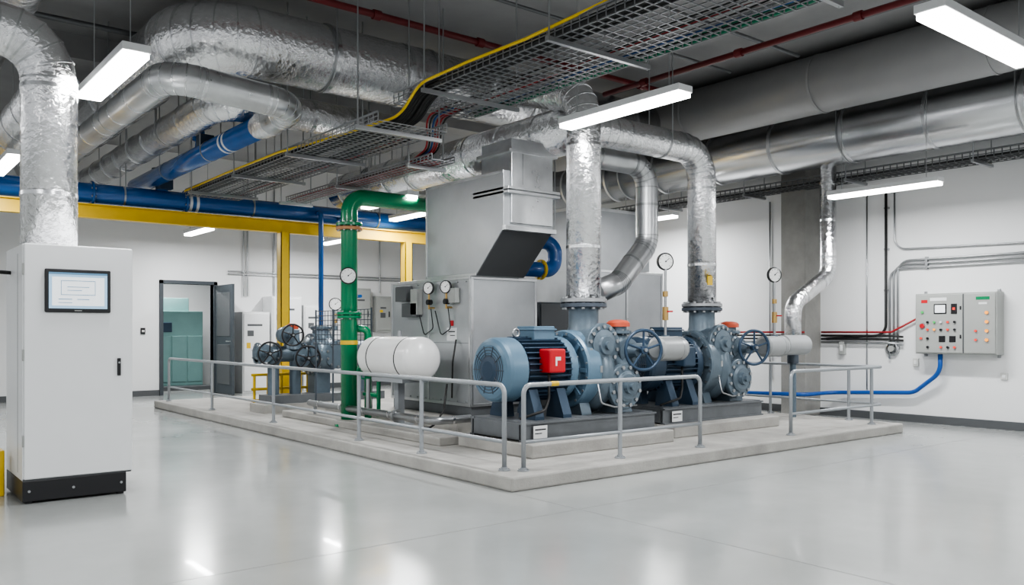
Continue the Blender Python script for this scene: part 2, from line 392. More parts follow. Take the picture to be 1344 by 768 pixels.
    g.add('coupling_guard',MOTD,lathe((X(6.74),yc,zc),(1,0,0),[(0,0.2),(0.14,0.24)],28))
    g.add('casing_foot',PUMP,prism([(X(6.93),yc-0.3,0.51),(X(6.93),yc+0.3,0.51),(X(6.93),yc+0.2,0.8),(X(6.93),yc-0.2,0.8)],(0.16,0,0)))
    g.add('pump_foot',PUMP,prism([(X(7.45),yc-0.34,0.51),(X(7.45),yc+0.34,0.51),(X(7.45),yc+0.22,0.9),(X(7.45),yc-0.22,0.9)],(0.3,0,0)))
    g.add('pump_casing',PUMP,lathe((X(7.1),yc,zc-0.05),(1,0,0),[(0,0.40),(0.06,0.42),(0.12,0.38),(0.3,0.36),(0.42,0.30),(0.55,0.30),(0.62,0.33),(0.70,0.33),(0.76,0.24),(0.9,0.2),(0.98,0.12)],36,soft=True))
    pts=[];rs=[]
    for k in range(22):
        a=math.radians(-80+k*16);q=0.27+0.004*k
        pts.append(V((X(7.24),yc+q*math.cos(a),zc-0.05+q*math.sin(a))));rs.append(0.10+0.0035*k)
    g.add('volute',PUMP,sweep(pts,rs,14))
    g.add('discharge_neck',PUMP,lathe((X(7.24),yc,zc+0.15),(0,0,1),[(0,0.30),(0.12,0.27),(0.35,0.19),(0.6,0.185),(0.68,0.20)],32,soft=True))
    flange(g,(X(7.24),yc,1.83),(0,0,1),0.29,0.05,12,part='discharge_flange',m=PUMPD)
    flange(g,(X(7.24),yc,1.89),(0,0,1),0.29,0.05,12,part='discharge_flange',m=STEEL)
    g.add('front_boss',PUMP,cyl((X(7.2),yc,1.34),(X(7.2),yc-0.36,1.34),0.22,n=32))
    flange(g,(X(7.2),yc-0.36,1.34),(0,-1,0),0.27,0.06,14,part='upper_cover')
    g.add('upper_cover_dome',PUMP,lathe((X(7.2),yc-0.38,1.34),(0,-1,0),[(0,0.19),(0.03,0.19),(0.05,0.12),(0.08,0.11),(0.08,0.05),(0.12,0.05)],28))
    g.add('suction_boss',PUMP,lathe((X(7.50),yc-0.1,0.84),(0,-1,0),[(0,0.24),(0.2,0.2),(0.34,0.2)],32))
    flange(g,(X(7.50),yc-0.44,0.84),(0,-1,0),0.28,0.07,12,part='suction_flange')
    g.add('suction_cover',PUMP,lathe((X(7.50),yc-0.47,0.84),(0,-1,0),[(0,0.19),(0.03,0.19),(0.05,0.15),(0.05,0.09),(0.10,0.085),(0.10,0.04),(0.14,0.04)],28))
    for k in range(6):
        a=k*math.pi/3;c=V((X(7.50),yc-0.5,0.84));d=V((math.cos(a),0,math.sin(a)))
        g.add('suction_cover_ribs',PUMP,beam(c+d*0.06,c+d*0.18,0.02,0.05))
    pf,_=fillet([(X(7.3),yc-0.05,1.36),(X(7.75),yc-0.05,1.36),(X(7.8),yc-0.05,0.95)],0.2,6)
    g.add('side_elbow',PUMP,sweep(pf,0.155,24))
    flange(g,(X(7.56),yc-0.05,1.36),(1,0,0),0.225,0.05,10,part='elbow_flange')
    g.add('valve_bonnet',PUMP,lathe((X(7.80),yc-0.05,1.30),(0,0,1),[(0,0.19),(0.1,0.17),(0.16,0.11),(0.27,0.11)],24,soft=True))
    flange(g,(X(7.80),yc-0.05,1.50),(0,0,1),0.17,0.04,8,part='bonnet_flange')
    g.add('bonnet_cap',ORG,lathe((X(7.80),yc-0.05,1.57),(0,0,1),[(0,0.12),(0.0,0.15),(0.05,0.15),(0.075,0.12),(0.09,0.05)],28))
    g.add('bonnet_neck',BRASS,cyl((X(7.80),yc-0.05,1.52),(X(7.80),yc-0.05,1.58),0.06))
    g.add('valve_body',PUMP,lathe((X(7.78),yc+0.05,1.25),(0,-1,0),[(0,0.14),(0.26,0.12),(0.28,0.17),(0.32,0.17),(0.33,0.08),(0.46,0.05)],24))
    wheel(g,(X(7.74),yc-0.54,1.28),(-0.35,-1,0),0.245,m=WHEELM,stem=0.3)
    g.add('outlet_drum_neck',PUMP,cyl((X(7.74),yc-0.2,1.27),(X(8.02),yc-0.3,1.27),0.09))
    g.add('outlet_drum',DRUM,lathe((X(8.00),yc-0.50,1.29),(1,0,0),[(0,0.11),(0.03,0.155),(0.46,0.155),(0.51,0.13),(0.525,0.06)],32))
    g.add('drum_band',STEEL,cyl((X(8.38),yc-0.50,1.29),(X(8.41),yc-0.50,1.29),0.158,n=32))
    g.add('outlet_drum_neck',PUMP,cyl((X(8.10),yc-0.50,1.29),(X(8.08),yc-0.1,1.25),0.07))
    g.add('outlet_drum_neck',PUMP,cyl((X(8.06),yc-0.1,1.25),(X(7.85),yc-0.05,1.22),0.08))
    g.add('lube_line',STEEL,sweep(fillet([(X(7.05),yc-0.44,0.9),(X(7.05),yc-0.5,0.66),(X(7.3),yc-0.48,0.6),(X(7.7),yc-0.46,0.6)],0.05,5)[0],0.012,8))
    g.add('casing_plate',STEEL,box((X(7.06),yc-0.478,1.02),(X(7.10),yc-0.47,1.1)))
    g.finish()
pump_set(0,0,RED,MOTL,MOTL)
pump_set(2.55,0.2,MOTD,MOTD,PUMP)
def stem_gauge(x,y,z0,z1,ax=(-0.4,-1,0)):
    g=G('pressure_gauge')
    g.add('stem',STEEL,cyl((x,y,z0),(x,y,z1-0.1),0.018,n=10))
    g.add('valve',BRASS,cyl((x,y,z0+0.25*(z1-z0)),(x,y,z0+0.42*(z1-z0)),0.04))
    g.add('valve',BRASS,cyl((x,y,z0+0.55*(z1-z0)),(x,y,z0+0.62*(z1-z0)),0.035))
    g.add('valve_lever',RED,box((x-0.01,y-0.12,z0+0.35*(z1-z0)),(x+0.01,y-0.03,z0+0.37*(z1-z0))))
    g.add('base',PUMP,cyl((x,y,z0-0.02),(x,y,z0+0.06),0.05))
    gauge(g,(x,y,z1),ax,0.115);g.finish()
stem_gauge(8.42,7.3,1.40,2.42)
stem_gauge(10.85,7.3,1.4,2.35)
# ------------------------------------------------------------------ main insulated pipes on pumps
pipe('insulated_pump_pipe',[(7.24,7.6,1.92),(7.24,7.6,4.45),(7.24,9.7,5.0)],0.215,0.4,FOIL,n=32,band=0.85,gores=True,nf=5)
g=G('insulated_pump_pipe')
pipe('',[(9.79,7.8,1.92),(9.79,7.8,4.12),(7.6,7.8,4.12),(7.5,8.4,4.12)],0.205,0.42,FOIL,n=32,band=0.8,gores=True,nf=5,g=g,hang=[(8.9,7.8,4.12,'x')])
g.add('tag',YEL,box((9.66,7.585,2.17),(9.76,7.60,2.3)));g.finish()
pipe('insulated_pump_pipe',[(8.25,8.42,2.05),(8.7,8.42,2.2),(9.3,8.42,2.78),(9.3,8.42,3.95),(7.9,8.42,3.95)],0.165,0.33,GALV,n=28,band=0.6,gores=True,nf=4,bandm=STEEL)
g=G('insulated_collector_duct')
pipe('',[(7.5,8.2,4.15),(7.5,14.5,4.15)],0.31,0.5,FOIL,n=36,band=0.75,g=g,hang=[(7.5,11.8,4.15,'y'),(7.5,13.2,4.15,'y')])
g.add('end_reducer',FOIL,lathe((7.5,8.2,4.15),(0,-1,0),[(0,0.31),(0.15,0.22),(0.3,0.12)],32))
g.finish()
# ------------------------------------------------------------------ air handling unit
def ahu():
    g=G('air_handling_unit',0.004)
    x0,x1,y0,y1=6.6,7.75,9.1,11.15
    g.add('base_frame',DSTEEL,box((x0+0.02,y0+0.02,0.36),(x1-0.02,y1-0.02,0.5)))
    g.add('casing',SHEET,box((x0,y0,0.5),(x1,y1,2.25)))
    for (a,b) in ((y0,y0+0.04),(y1-0.04,y1),((y0+y1)/2-0.02,(y0+y1)/2+0.02)):
        g.add('frame',GALV,box((x0-0.012,a,0.5),(x0,b,2.25)))
    for z in(0.5,2.21): g.add('frame',GALV,box((x0-0.013,y0,z),(x0,y1,z+0.04)));g.add('frame',GALV,box((x0,y0-0.013,z),(x1,y0,z+0.04)))
    for xx in(x0,x1-0.04): g.add('frame',GALV,box((xx,y0-0.012,0.5),(xx+0.04,y0,2.25)))
    for z in(1.35,): g.add('seams',SEAM,box((x0-0.003,y0+0.05,z),(x0,y1-0.05,z+0.006)))
    for yy in[y0+0.1+0.2*i for i in range(10)]:
        for z in(0.56,2.18): g.add('rivets',STEEL,cyl((x0-0.018,yy,z),(x0,yy,z),0.008,n=8))
    g.add('switch_box',BASEB,box((x0-0.12,10.55,1.95),(x0,10.85,2.17)))
    g.add('switch_box',BASEB,box((x0-0.10,10.3,1.72),(x0,10.7,1.92)))
    g.add('instrument_box',LGREY,box((x0-0.10,10.28,1.75),(x0,10.46,2.12)))
    g.add('instrument_box',LGREY,box((x0-0.08,9.35,1.9),(x0,9.62,2.1)))
    g.add('label',WHITE,box((x0-0.006,9.42,1.38),(x0,9.66,1.56)));g.add('label_red',RED,box((x0-0.008,9.5,1.585),(x0,9.58,1.66)))
    g.add('label_text',BLACK,box((x0-0.008,9.46,1.50),(x0-0.006,9.62,1.515)));g.add('label_text',BLACK,box((x0-0.008,9.46,1.45),(x0-0.006,9.58,1.46)))
    g.add('label',WHITE,box((x0-0.006,9.95,0.9),(x0,10.1,1.05)))
    for yy,zz in((9.98,2.12),(9.55,2.12)):
        gauge(g,(x0-0.1,yy,zz),(-1,-0.35,0),0.09,part='dial')
        g.add('dial_stem',BRASS,cyl((x0-0.09,yy,zz-0.08),(x0-0.09,yy,zz-0.3),0.014,n=8))
        g.add('dial_stem',BRASS,cyl((x0-0.09,yy,zz-0.28),(x0,yy,zz-0.28),0.014,n=8))
        g.add('dial_cock',BLACK,cyl((x0-0.12,yy,zz-0.2),(x0-0.05,yy,zz-0.2),0.04,n=10))
        pf,_=fillet([(x0-0.06,yy,zz-0.28),(x0-0.05,yy-0.05,1.55),(x0-0.04,yy+0.2,1.45),(x0-0.04,yy+0.35,1.8)],0.06,5);g.add('capillary',BLACK,sweep(pf,0.008,8))
    pf,_=fillet([(x0-0.03,9.4,1.4),(x0-0.12,9.35,1.1),(x0-0.03,9.5,0.6)],0.1,6);g.add('loom',RUB,sweep(pf,0.012,8))
    hx0,hx1=6.62,7.45
    hp=[(10.22,2.25),(9.02,2.25),(8.42,2.83),(8.42,3.57),(10.22,3.57)]
    g.add('hood',SHEET,prism([(hx0,y,z) for y,z in hp],(hx1-hx0,0,0)))
    g.add('hood_frame',GALV,box((hx0-0.012,8.42,3.53),(hx0,10.22,3.57)));g.add('hood_frame',GALV,box((hx0-0.012,9.0,2.25),(hx0,10.22,2.29)))
    g.add('hood_frame',GALV,box((hx0-0.012,10.19,2.25),(hx0,10.22,3.57)))
    g.add('hood_lip',GALV,box((hx0-0.02,8.36,2.80),(hx1+0.02,8.42,2.86)))
    g.add('hood_slope',SEAM,prism([(hx0+0.01,9.03,2.26),(hx0+0.01,9.0,2.255),(hx0+0.01,8.415,2.82),(hx0+0.01,8.43,2.84)],(hx1-hx0-0.02,0,0)))
    g.add('outlet_duct',GALV,box((6.72,8.38,2.9),(7.42,9.02,3.98)))
    for z in(3.27,): 
        g.add('outlet_flange',GALV,box((6.62,8.32,z),(7.5,9.08,z+0.035)));g.add('outlet_flange',GALV,box((6.62,8.32,z+0.05),(7.5,9.08,z+0.085)))
    g.add('outlet_flange',GALV,box((6.66,8.35,3.8),(7.48,9.06,3.84)))
    g.add('outlet_crossbreak',SEAM,box((6.9,8.375,3.4),(6.905,8.38,3.8)))
    g.finish()
simple('ahu_housekeeping_slab',CONC,box((6.2,8.85,0.14),(8.4,12.6,0.36)),bevel=0.015)
simple('tank_housekeeping_slab',CONC,box((5.6,8.35,0.14),(6.15,12.9,0.24)),bevel=0.012)
ahu()
g=G('air_handling_unit',0.004)
g.add('casing',SHEET,box((9.2,9.6,0.36),(11.0,12.0,2.5)));g.add('hood',SHEET,prism([(9.4,9.9,2.5),(11,9.9,2.5),(11,9.9,3.55),(9.4,9.9,3.55)],(0,1.9,0)))
g.add('base_frame',DSTEEL,box((9.25,9.62,0.14),(10.95,11.98,0.36)))
for z in(0.36,2.46): g.add('frame',GALV,box((9.2,9.587,z),(11,9.6,z+0.04)))
for x in(9.2,10.1,10.96): g.add('frame',GALV,box((x,9.586,0.36),(x+0.04,9.6,2.5)))
g.add('frame',GALV,box((9.38,9.88,3.5),(11.02,11.82,3.55)))
g.add('door_handle',BLACK,box((10.0,9.56,1.4),(10.03,9.587,1.6)))
g.finish()
g=G('dark_switch_cabinet',0.006);g.add('body',DOORM,box((8.15,9.5,0.36),(8.75,10.0,1.95)));g.add('door',BASEB,box((8.17,9.485,0.4),(8.73,9.5,1.92)));g.add('handle',STEEL,box((8.65,9.47,1.1),(8.68,9.485,1.25)));g.add('plinth',DSTEEL,box((8.42,9.52,0.14),(8.73,9.98,0.36)));g.finish()
# ------------------------------------------------------------------ pressure tank
g=G('white_pressure_tank')
cx,cz,R=5.98,1.15,0.29;L=1.50;e=0.17
prof=[(0.0,0.0)]+[(e*(1-math.cos(math.radians(a))),R*math.sin(math.radians(a))) for a in range(10,91,10)]+[(L-e,R)]+[(L-e+e*math.sin(math.radians(a)),R*math.cos(math.radians(a))) for a in range(10,90,10)]+[(L,0)]
g.add('shell',WHITEG,lathe((cx,9.2,cz),(0,1,0),prof,40,soft=True))
for yy in(9.56,10.3): g.add('straps',BLACK,cyl((cx,yy,cz),(cx,yy+0.02,cz),R*1.012,n=40))
yy=9.9
g.add('stand',RAIL,box((cx-0.05,yy-0.05,0.24),(cx+0.05,yy+0.05,0.86)));g.add('stand',RAIL,box((cx-0.16,yy-0.12,0.24),(cx+0.16,yy+0.12,0.26)))
g.add('stand',RAIL,box((cx-0.2,yy-0.4,0.83),(cx+0.2,yy+0.4,0.88)))
g.add('outlet',STEEL,cyl((cx,9.9,cz+0.27),(cx,9.9,cz+0.37),0.03))
g.finish()
g=G('drain_pipe')
pipe('',[(5.75,12.2,0.40),(5.75,8.7,0.40),(6.3,8.7,0.40)],0.05,0.1,STEEL,n=16,band=0.6,g=g)
for y in(9.0,10.6,12.0): g.add('supports',RAIL,box((5.73,y,0.24),(5.77,y+0.03,0.37)))
flange(g,(5.75,9.6,0.40),(0,1,0),0.085,0.03,6,m=STEEL);g.add('riser',STEEL,cyl((5.75,10.35,0.4),(5.75,10.35,0.85),0.03))
g.finish()
pipe('black_drain_hose',[(6.35,9.3,0.8),(6.1,9.0,0.5),(5.9,8.95,0.28),(5.95,9.3,0.26)],0.014,0.15,RUB,n=8)
# ------------------------------------------------------------------ green pipe
g=G('green_water_pipe')
gx,gy=5.80,11.0
pipe('',[(gx,gy,0.16),(gx,gy,3.47),(7.9,gy,3.47)],0.120,0.24,GREEN,n=28,g=g,nf=8)
flange(g,(gx,gy,3.0),(0,0,1),0.19,0.045,10,m=RUST,part='primer_flange');flange(g,(gx,gy,3.06),(0,0,1),0.19,0.045,10,m=GREEN,part='green_flange')
flange(g,(gx,gy,0.16),(0,0,1),0.21,0.04,8,m=GREEN,part='base_flange')
flange(g,(gx,gy,1.72),(0,0,1),0.18,0.04,8,m=GREEN,part='mid_flange');flange(g,(gx,gy,1.77),(0,0,1),0.18,0.04,8,m=GREEN,part='mid_flange')
g.add('side_branch',GREEN,cyl((gx,gy,2.3),(gx-0.14,gy-0.2,2.3),0.035));gauge(g,(gx-0.14,gy-0.24,2.3),(-0.5,-1,0),0.12)
pf,_=fillet([(gx+0.1,gy,1.55),(gx+0.28,gy-0.05,1.55),(gx+0.28,gy-0.05,0.2)],0.12,5);g.add('bypass',GREEN,sweep(pf,0.055,16))
flange(g,(gx+0.28,gy-0.05,1.2),(0,0,1),0.1,0.03,6,m=GREEN,part='bypass_flange');flange(g,(gx+0.28,gy-0.05,0.2),(0,0,1),0.12,0.03,6,m=GREEN,part='bypass_flange')
wheel(g,(gx+0.1,gy-0.3,0.95),(-0.2,-1,0),0.12,m=GREEN,stem=0.2,part='small_wheel')
g.add('small_line',GREEN,cyl((gx+0.1,gy-0.05,0.95),(gx+0.3,gy-0.05,0.95),0.04))
g.add('small_line',GREEN,cyl((gx+0.2,gy-0.1,0.6),(gx+0.2,gy-0.5,0.6),0.035));g.add('small_line',GREEN,cyl((gx+0.2,gy-0.5,0.3),(gx+0.2,gy-0.5,0.8),0.03))
g.add('identification_band',YEL,cyl((gx,gy,1.32),(gx,gy,1.38),0.127,n=28))
g.finish()
g=G('wire_mesh_guard')
for i in range(18):
    y=11.15+0.11*i;g.add('wires',PUMPD,cyl((6.25,y,1.30),(6.25,y,1.85),0.006,n=5));
for i in range(8):
    z=1.30+0.078*i;g.add('wires',PUMPD,cyl((6.25,11.15,z),(6.25,13.02,z),0.006,n=5))
for y in(11.15,12.4,13.02): g.add('posts',PUMPD,cyl((6.25,y,0.36 if y<12.6 else 0.14),(6.25,y,1.87),0.015,n=8))
g.finish()
# ------------------------------------------------------------------ blue pipes
g=G('blue_main_pipe')
pipe('',[(-2,15.7,3.87),(12.5,15.7,3.87)],0.17,None,BLUE,n=28,g=g,hang=[(x,15.7,3.87,'x') for x in(3.9,6.2,8.9,11)])
for xx in(5.0,5.12): g.add('white_bands',WHITE,cyl((xx,15.7,3.87),(xx+0.05,15.7,3.87),0.173,n=28))
for xx in(3.4,4.95,8.3):
    flange(g,(xx,15.7,3.87),(1,0,0),0.21,0.04,8,m=BLUE,part='joint')
def bvalve(g,x,y,z,s=1.0,ax=(0,0,1)):
    g.add('valve_body',BLUE,lathe((x,y,z),ax,[(0,0.09*s),(0.12*s,0.08*s),(0.13*s,0.12*s),(0.17*s,0.12*s),(0.18*s,0.05*s),(0.3*s,0.04*s)],20))
    wheel(g,V((x,y,z))+V(ax)*0.33*s,ax,0.13*s,m=MOTD,stem=0.1,part='valve_wheel');
    g.add('valve_actuator',MOTD,box((x-0.1*s,y-0.22*s,z+0.02),(x+0.1*s,y-0.08*s,z+0.18*s)))
bvalve(g,3.0,15.7,4.02,1.2);bvalve(g,4.55,15.7,4.02,1.2)
pipe('',[(7.5,15.6,3.87),(7.5,15.4,3.87),(7.5,15.4,1.5)],0.05,0.08,BLUE,n=16,g=g,part='drop');pipe('',[(7.95,15.6,3.8),(7.95,15.2,3.8),(7.95,15.2,2.2),(7.95,14.6,2.2)],0.03,0.1,BLUE,n=16,g=g,part='drop')
g.finish()
g=G('blue_branch_pipe')
pipe('',[(4.35,10.6,4.20),(4.35,16.6,4.20)],0.15,None,BLUE,n=28,g=g,hang=[(4.35,12.6,4.2,'y'),(4.35,14.6,4.2,'y')])
for yy in(11.7,11.85): g.add('white_bands',WHITE,cyl((4.35,yy,4.20),(4.35,yy+0.06,4.20),0.153,n=28))
bvalve(g,4.35,13.0,4.28,1.1)
g.finish()
g=G('insulated_branch_pipe')
g.add('reducer',FOIL,lathe((4.35,10.75,4.20),(0,-1,0),[(0,0.155),(0.25,0.185),(0.45,0.185)],28))
pipe('',[(4.35,10.4,4.20),(4.35,9.62,4.24),(2.85,9.62,4.34),(2.85,16.5,4.34)],0.18,0.3,GALV,n=28,g=g,gores=True,nf=5,band=0.7,hang=[(2.85,12.0,4.34,'y',4.7),(2.85,14.5,4.34,'y',4.7)])
g.finish()
g=G('blue_return_pipe')
pipe('',[(7.8,9.85,2.85),(8.38,9.42,2.85),(8.38,9.42,2.42),(7.8,9.42,2.42)],0.11,0.18,BLUE,n=24,g=g)
flange(g,(8.1,9.42,2.42),(1,0,0),0.15,0.04,8,m=YEL,part='yellow_flange');g.add('support',STEEL,cyl((8.38,9.42,2.95),(8.38,9.42,5.8),0.01,n=6))
g.finish()
# ------------------------------------------------------------------ yellow frame
g=G('yellow_steel_gantry')
def ibeam(g,a,b,w,h,m,part):
    a=V(a);b=V(b)
    up=V((0,0,1))
    t=0.018
    g.add(part,m,beam(a+up*(h/2-t/2),b+up*(h/2-t/2),w,t));g.add(part,m,beam(a-up*(h/2-t/2),b-up*(h/2-t/2),w,t));g.add(part,m,beam(a,b,0.015,h-2*t))
ibeam(g,(-2,15.6,3.55),(12.5,15.6,3.55),0.16,0.24,YEL,'beam')
for x in(6.8,9.6,12.2):
    for q in(box((x-0.09,15.5,0.14),(x+0.09,15.515,3.44)),box((x-0.09,15.685,0.14),(x+0.09,15.7,3.44)),box((x-0.09,15.5,0.14),(x-0.075,15.7,3.44)),box((x+0.075,15.5,0.14),(x+0.09,15.7,3.44))): g.add('columns',YEL,q)
    g.add('base_plate',YEL,box((x-0.2,15.4,0.142),(x+0.2,15.8,0.18)))
g.add('column_guard',YEL,box((6.6,15.2,0.142),(7.0,15.49,0.85)))
g.finish()
g=G('yellow_barrier')
for x in(5.7,5.95,6.2,6.45,6.7): g.add('bars',YEL,cyl((x,14.3,0.14),(x,14.3,0.75),0.025,n=10))
for z in(0.3,0.5,0.75): g.add('bars',YEL,cyl((5.65,14.3,z),(6.75,14.3,z),0.025,n=10))
g.finish()
# ------------------------------------------------------------------ rear valve & pump cluster
g=G('valve_manifold_pump')
g.add('skid',DSTEEL,box((5.7,13.6,0.28),(7.9,14.1,0.42)));g.add('skid',CONC,box((5.55,13.5,0.14),(8.0,14.12,0.28)))
g.add('casing',PUMP,lathe((6.5,13.95,1.1),(1,0,0),[(0,0.15),(0.05,0.32),(0.2,0.36),(0.4,0.34),(0.6,0.24),(0.8,0.24),(1.2,0.22)],32,soft=True))
flange(g,(6.6,13.95,1.1),(1,0,0),0.38,0.05,14,part='casing_flange')
g.add('casing_foot',PUMP,box((6.6,13.8,0.42),(6.9,14.08,0.9)));g.add('casing_foot',PUMP,box((7.3,13.8,0.42),(7.6,14.08,0.95)))
g.add('manifold',PUMP,cyl((5.6,13.95,1.12),(6.6,13.95,1.12),0.14));g.add('manifold',PUMP,cyl((5.9,13.95,0.42),(5.9,13.95,1.1),0.1));g.add('manifold',PUMP,cyl((6.3,13.95,0.42),(6.3,13.95,1.1),0.1))
for x in(5.62,5.95,6.45): flange(g,(x,13.95,1.12),(1,0,0),0.2,0.04,8,part='manifold_flange')
g.add('neck',PUMP,lathe((6.8,13.95,1.3),(0,0,1),[(0,0.24),(0.2,0.16),(0.28,0.16)],24,soft=True));flange(g,(6.8,13.95,1.58),(0,0,1),0.2,0.05,8,part='neck_flange')
g.add('front_cover',PUMP,cyl((6.95,13.95,1.1),(6.95,13.62,1.1),0.2,n=28));flange(g,(6.95,13.62,1.1),(0,-1,0),0.25,0.05,10,part='front_cover_flange')
g.add('neck2',PUMP,lathe((6.25,13.95,1.2),(0,0,1),[(0,0.17),(0.2,0.12),(0.34,0.12)],24,soft=True));g.add('cap',ORG,lathe((6.25,13.95,1.55),(0,0,1),[(0,0.1),(0.06,0.12),(0.1,0.06)],20))
for (x,z,R) in((5.67,1.14,0.19),(6.08,1.45,0.18),(6.36,1.05,0.21)):
    g.add('valve_bonnets',PUMP,lathe((x,13.95,z),(0,-1,0),[(0,0.14),(0.14,0.12),(0.15,0.16),(0.18,0.16),(0.19,0.06),(0.3,0.05)],20));wheel(g,(x,13.55,z),(-0.2,-1,0),R,m=BLACK,stem=0.2,part='handwheel')
g.add('rear_motor',MOTD,cyl((7.15,13.95,1.1),(7.8,13.95,1.1),0.26,n=28))
g.finish()
stem_gauge(6.95,13.7,1.55,2.0)
# ------------------------------------------------------------------ overhead ducts
DX=3.38
pipe('large_insulated_duct',[(11.2,10.25,5.12),(DX,10.25,5.12),(DX,20.75,5.12)],0.43,0.62,FOIL,n=40,band=1.0,gores=True,nf=6,bw=0.05,hang=[(5.0,10.25,5.12,'x'),(6.6,10.25,5.12,'x'),(DX,12.6,5.12,'y'),(DX,15.3,5.12,'y'),(DX,18.2,5.12,'y')])
pipe('insulated_duct',[(6.6,11.25,4.60),(4.02,11.25,4.60),(4.02,20.75,4.60)],0.23,0.42,FOIL,n=32,band=0.8,gores=True,nf=5,hang=[(4.02,13.4,4.6,'y'),(4.02,15.0,4.6,'y'),(4.02,19.0,4.6,'y')])
pipe('insulated_duct',[(2.1,11.6,4.5),(2.1,20.75,4.5)],0.30,0.42,FOIL,n=28,band=0.8)
pipe('insulated_duct',[(2.1,17.9,4.05),(12.3,17.9,4.05)],0.22,0.42,FOIL,n=28,band=0.8,hang=[(5,17.9,4.05,'x',4.3),(7.5,17.9,4.05,'x'),(10,17.9,4.05,'x')])
pipe('insulated_duct',[(-2,9.6,5.3),(1.6,9.6,5.3),(1.6,14,5.3)],0.22,0.42,FOIL,n=28,band=0.8)
pipe('galvanised_ventilation_duct',[(12.85,-4,4.72),(12.85,17.0,4.72)],0.47,None,DUCT,n=48,band=1.25,bw=0.05,br=1.02,bandm=GALV,hang=[(12.85,y,4.72,'y',5.6) for y in(2,4.6,7.2,12)])
pipe('galvanised_ventilation_duct',[(11.75,-4,5.30),(11.75,13.2,5.30)],0.44,None,DUCT2,n=40,band=2.4,bw=0.04,bandm=DUCT2)
g=G('insulated_vent_pipe')
pipe('',[(12.98,7.7,4.3),(12.98,7.7,2.45),(11.95,7.7,1.95),(11.95,7.7,1.45)],0.13,0.26,FOIL,n=24,band=0.5,g=g,gores=True,nf=5)
g.add('elbow_stub',PUMPD,cyl((11.95,7.7,1.45),(11.95,7.7,1.0),0.09));g.add('foot',PUMP,cyl((11.95,7.7,0.14),(11.95,7.7,1.0),0.05));g.add('receiver',DRUM,lathe((11.25,7.45,1.3),(1,0,0),[(0,0.12),(0.03,0.155),(0.6,0.155),(0.65,0.1)],28));g.add('receiver_link',PUMP,cyl((11.6,7.45,1.3),(11.95,7.7,1.3),0.06))
g.finish()
pipe('sprinkler_pipe',[(9.2,-4,5.15),(9.2,9.2,5.15)],0.04,None,DRED,n=12,band=1.5,bw=0.1,br=1.4,bandm=DRED)
pipe('sprinkler_pipe',[(-2,9.35,5.5),(11,9.35,5.5)],0.045,None,DRED,n=12,band=1.5,bw=0.1,br=1.4,bandm=DRED)
g=G('ceiling_conduit')
for x,z,r in((8.1,5.65,0.03),(8.2,5.65,0.02),(10.4,5.6,0.035)): g.add('tubes',TRAYD,cyl((x,-4,z),(x,13.3,z),r,n=8))
for y,z,r in((7.0,5.55,0.03),(8.2,5.6,0.025),(12.3,5.6,0.04)): g.add('tubes',TRAYD,cyl((-2,y,z),(11.0,y,z),r,n=8))
g.finish()
# ------------------------------------------------------------------ cable trays (with their cables)
def lane(g,x,z,m,r,y0,y1,wob=0.03):
    ph=random.random()*6;pts=[];k=int((y1-y0)/0.35)
    for i in range(k+1):
        y=y0+(y1-y0)*i/k
        pts.append(V((x+wob*math.sin(y*1.3+ph)+0.4*wob*math.sin(y*3.1+ph),y,z+0.006*math.sin(y*2+ph))))
    g.add('cable_'+m.name,m,sweep(pts,r,7))
def tray(x0,x1,y0,y1,z,side=0.10,pitch=0.1,rods=2.0,m=TRAYM,r=0.0045,off=0.4):
    g=G('cable_tray')
    nx=max(2,int((x1-x0)/pitch))
    for i in range(nx+1):
        x=x0+(x1-x0)*i/nx;g.add('basket',m,beam((x,y0,z),(x,y1,z),2*r,2*r))
    for x in(x0,x1):
        for k in(0.5,1.0): g.add('basket',m,beam((x,y0,z+side*k),(x,y1,z+side*k),2*r*(2 if k==1 else 1),2*r*(2 if k==1 else 1)))
    ny=int((y1-y0)/pitch/1.1)
    for i in range(ny+1):
        y=y0+(y1-y0)*i/ny
        g.add('basket',m,beam((x0,y,z),(x1,y,z),2*r,2*r));g.add('basket',m,beam((x0,y,z),(x0,y,z+side),2*r,2*r));g.add('basket',m,beam((x1,y,z),(x1,y,z+side),2*r,2*r))
    k=int((y1-y0)/rods)
    for i in range(k+1):
        y=y0+off+i*rods
        if y>y1: break
        g.add('cross_struts',STEEL,box((x0-0.12,y-0.022,z-0.055),(x1+0.12,y+0.022,z-0.01)))
        for x in(x0-0.09,x1+0.09): g.add('hanger_rods',STEEL,cyl((x,y,z-0.06),(x,y,ZC if x<13 else ZC-0.28),0.009,n=6))
    return g
UX0,UX1,UZ=5.18,6.32,4.22
g=tray(UX0,UX1,0.5,8.7,UZ,off=1.1,rods=2.1,side=0.12,r=0.005)
for x,mm in((5.75,RUB),(5.85,RUB),(5.95,CR),(6.02,RUB),(6.14,CB),(6.2,RUB)): lane(g,x,UZ+0.02,mm,0.008,0.5,8.6)
lane(g,6.38,UZ+0.05,CG,0.018,0.5,8.7,0.0);lane(g,6.38,UZ+0.10,CG,0.012,0.5,8.7,0.0)
for i,mm in enumerate((CR,RUB,CB,CR,CR,RUB)):
    pf,_=fillet([(5.8+0.05*i,8.5,UZ+0.03),(5.8+0.05*i,8.95,UZ),(5.88+0.035*i,9.05,3.85),(5.9+0.03*i,9.5,3.74)],0.18,6);g.add('cable_tails_'+mm.name,mm,sweep(pf,0.012,8))
g.finish()
LX0,LX1,LZt=4.68,5.6,3.85
g=tray(LX0,LX1,8.2,14.8,LZt,off=0.3,rods=1.9)
for x,mm in((5.2,RUB),(5.28,RUB),(5.36,RUB),(5.44,CR),(5.5,RUB)): lane(g,x,LZt+0.02,mm,0.011,8.9,14.7)
g.finish()
g=G('cable_bundle')
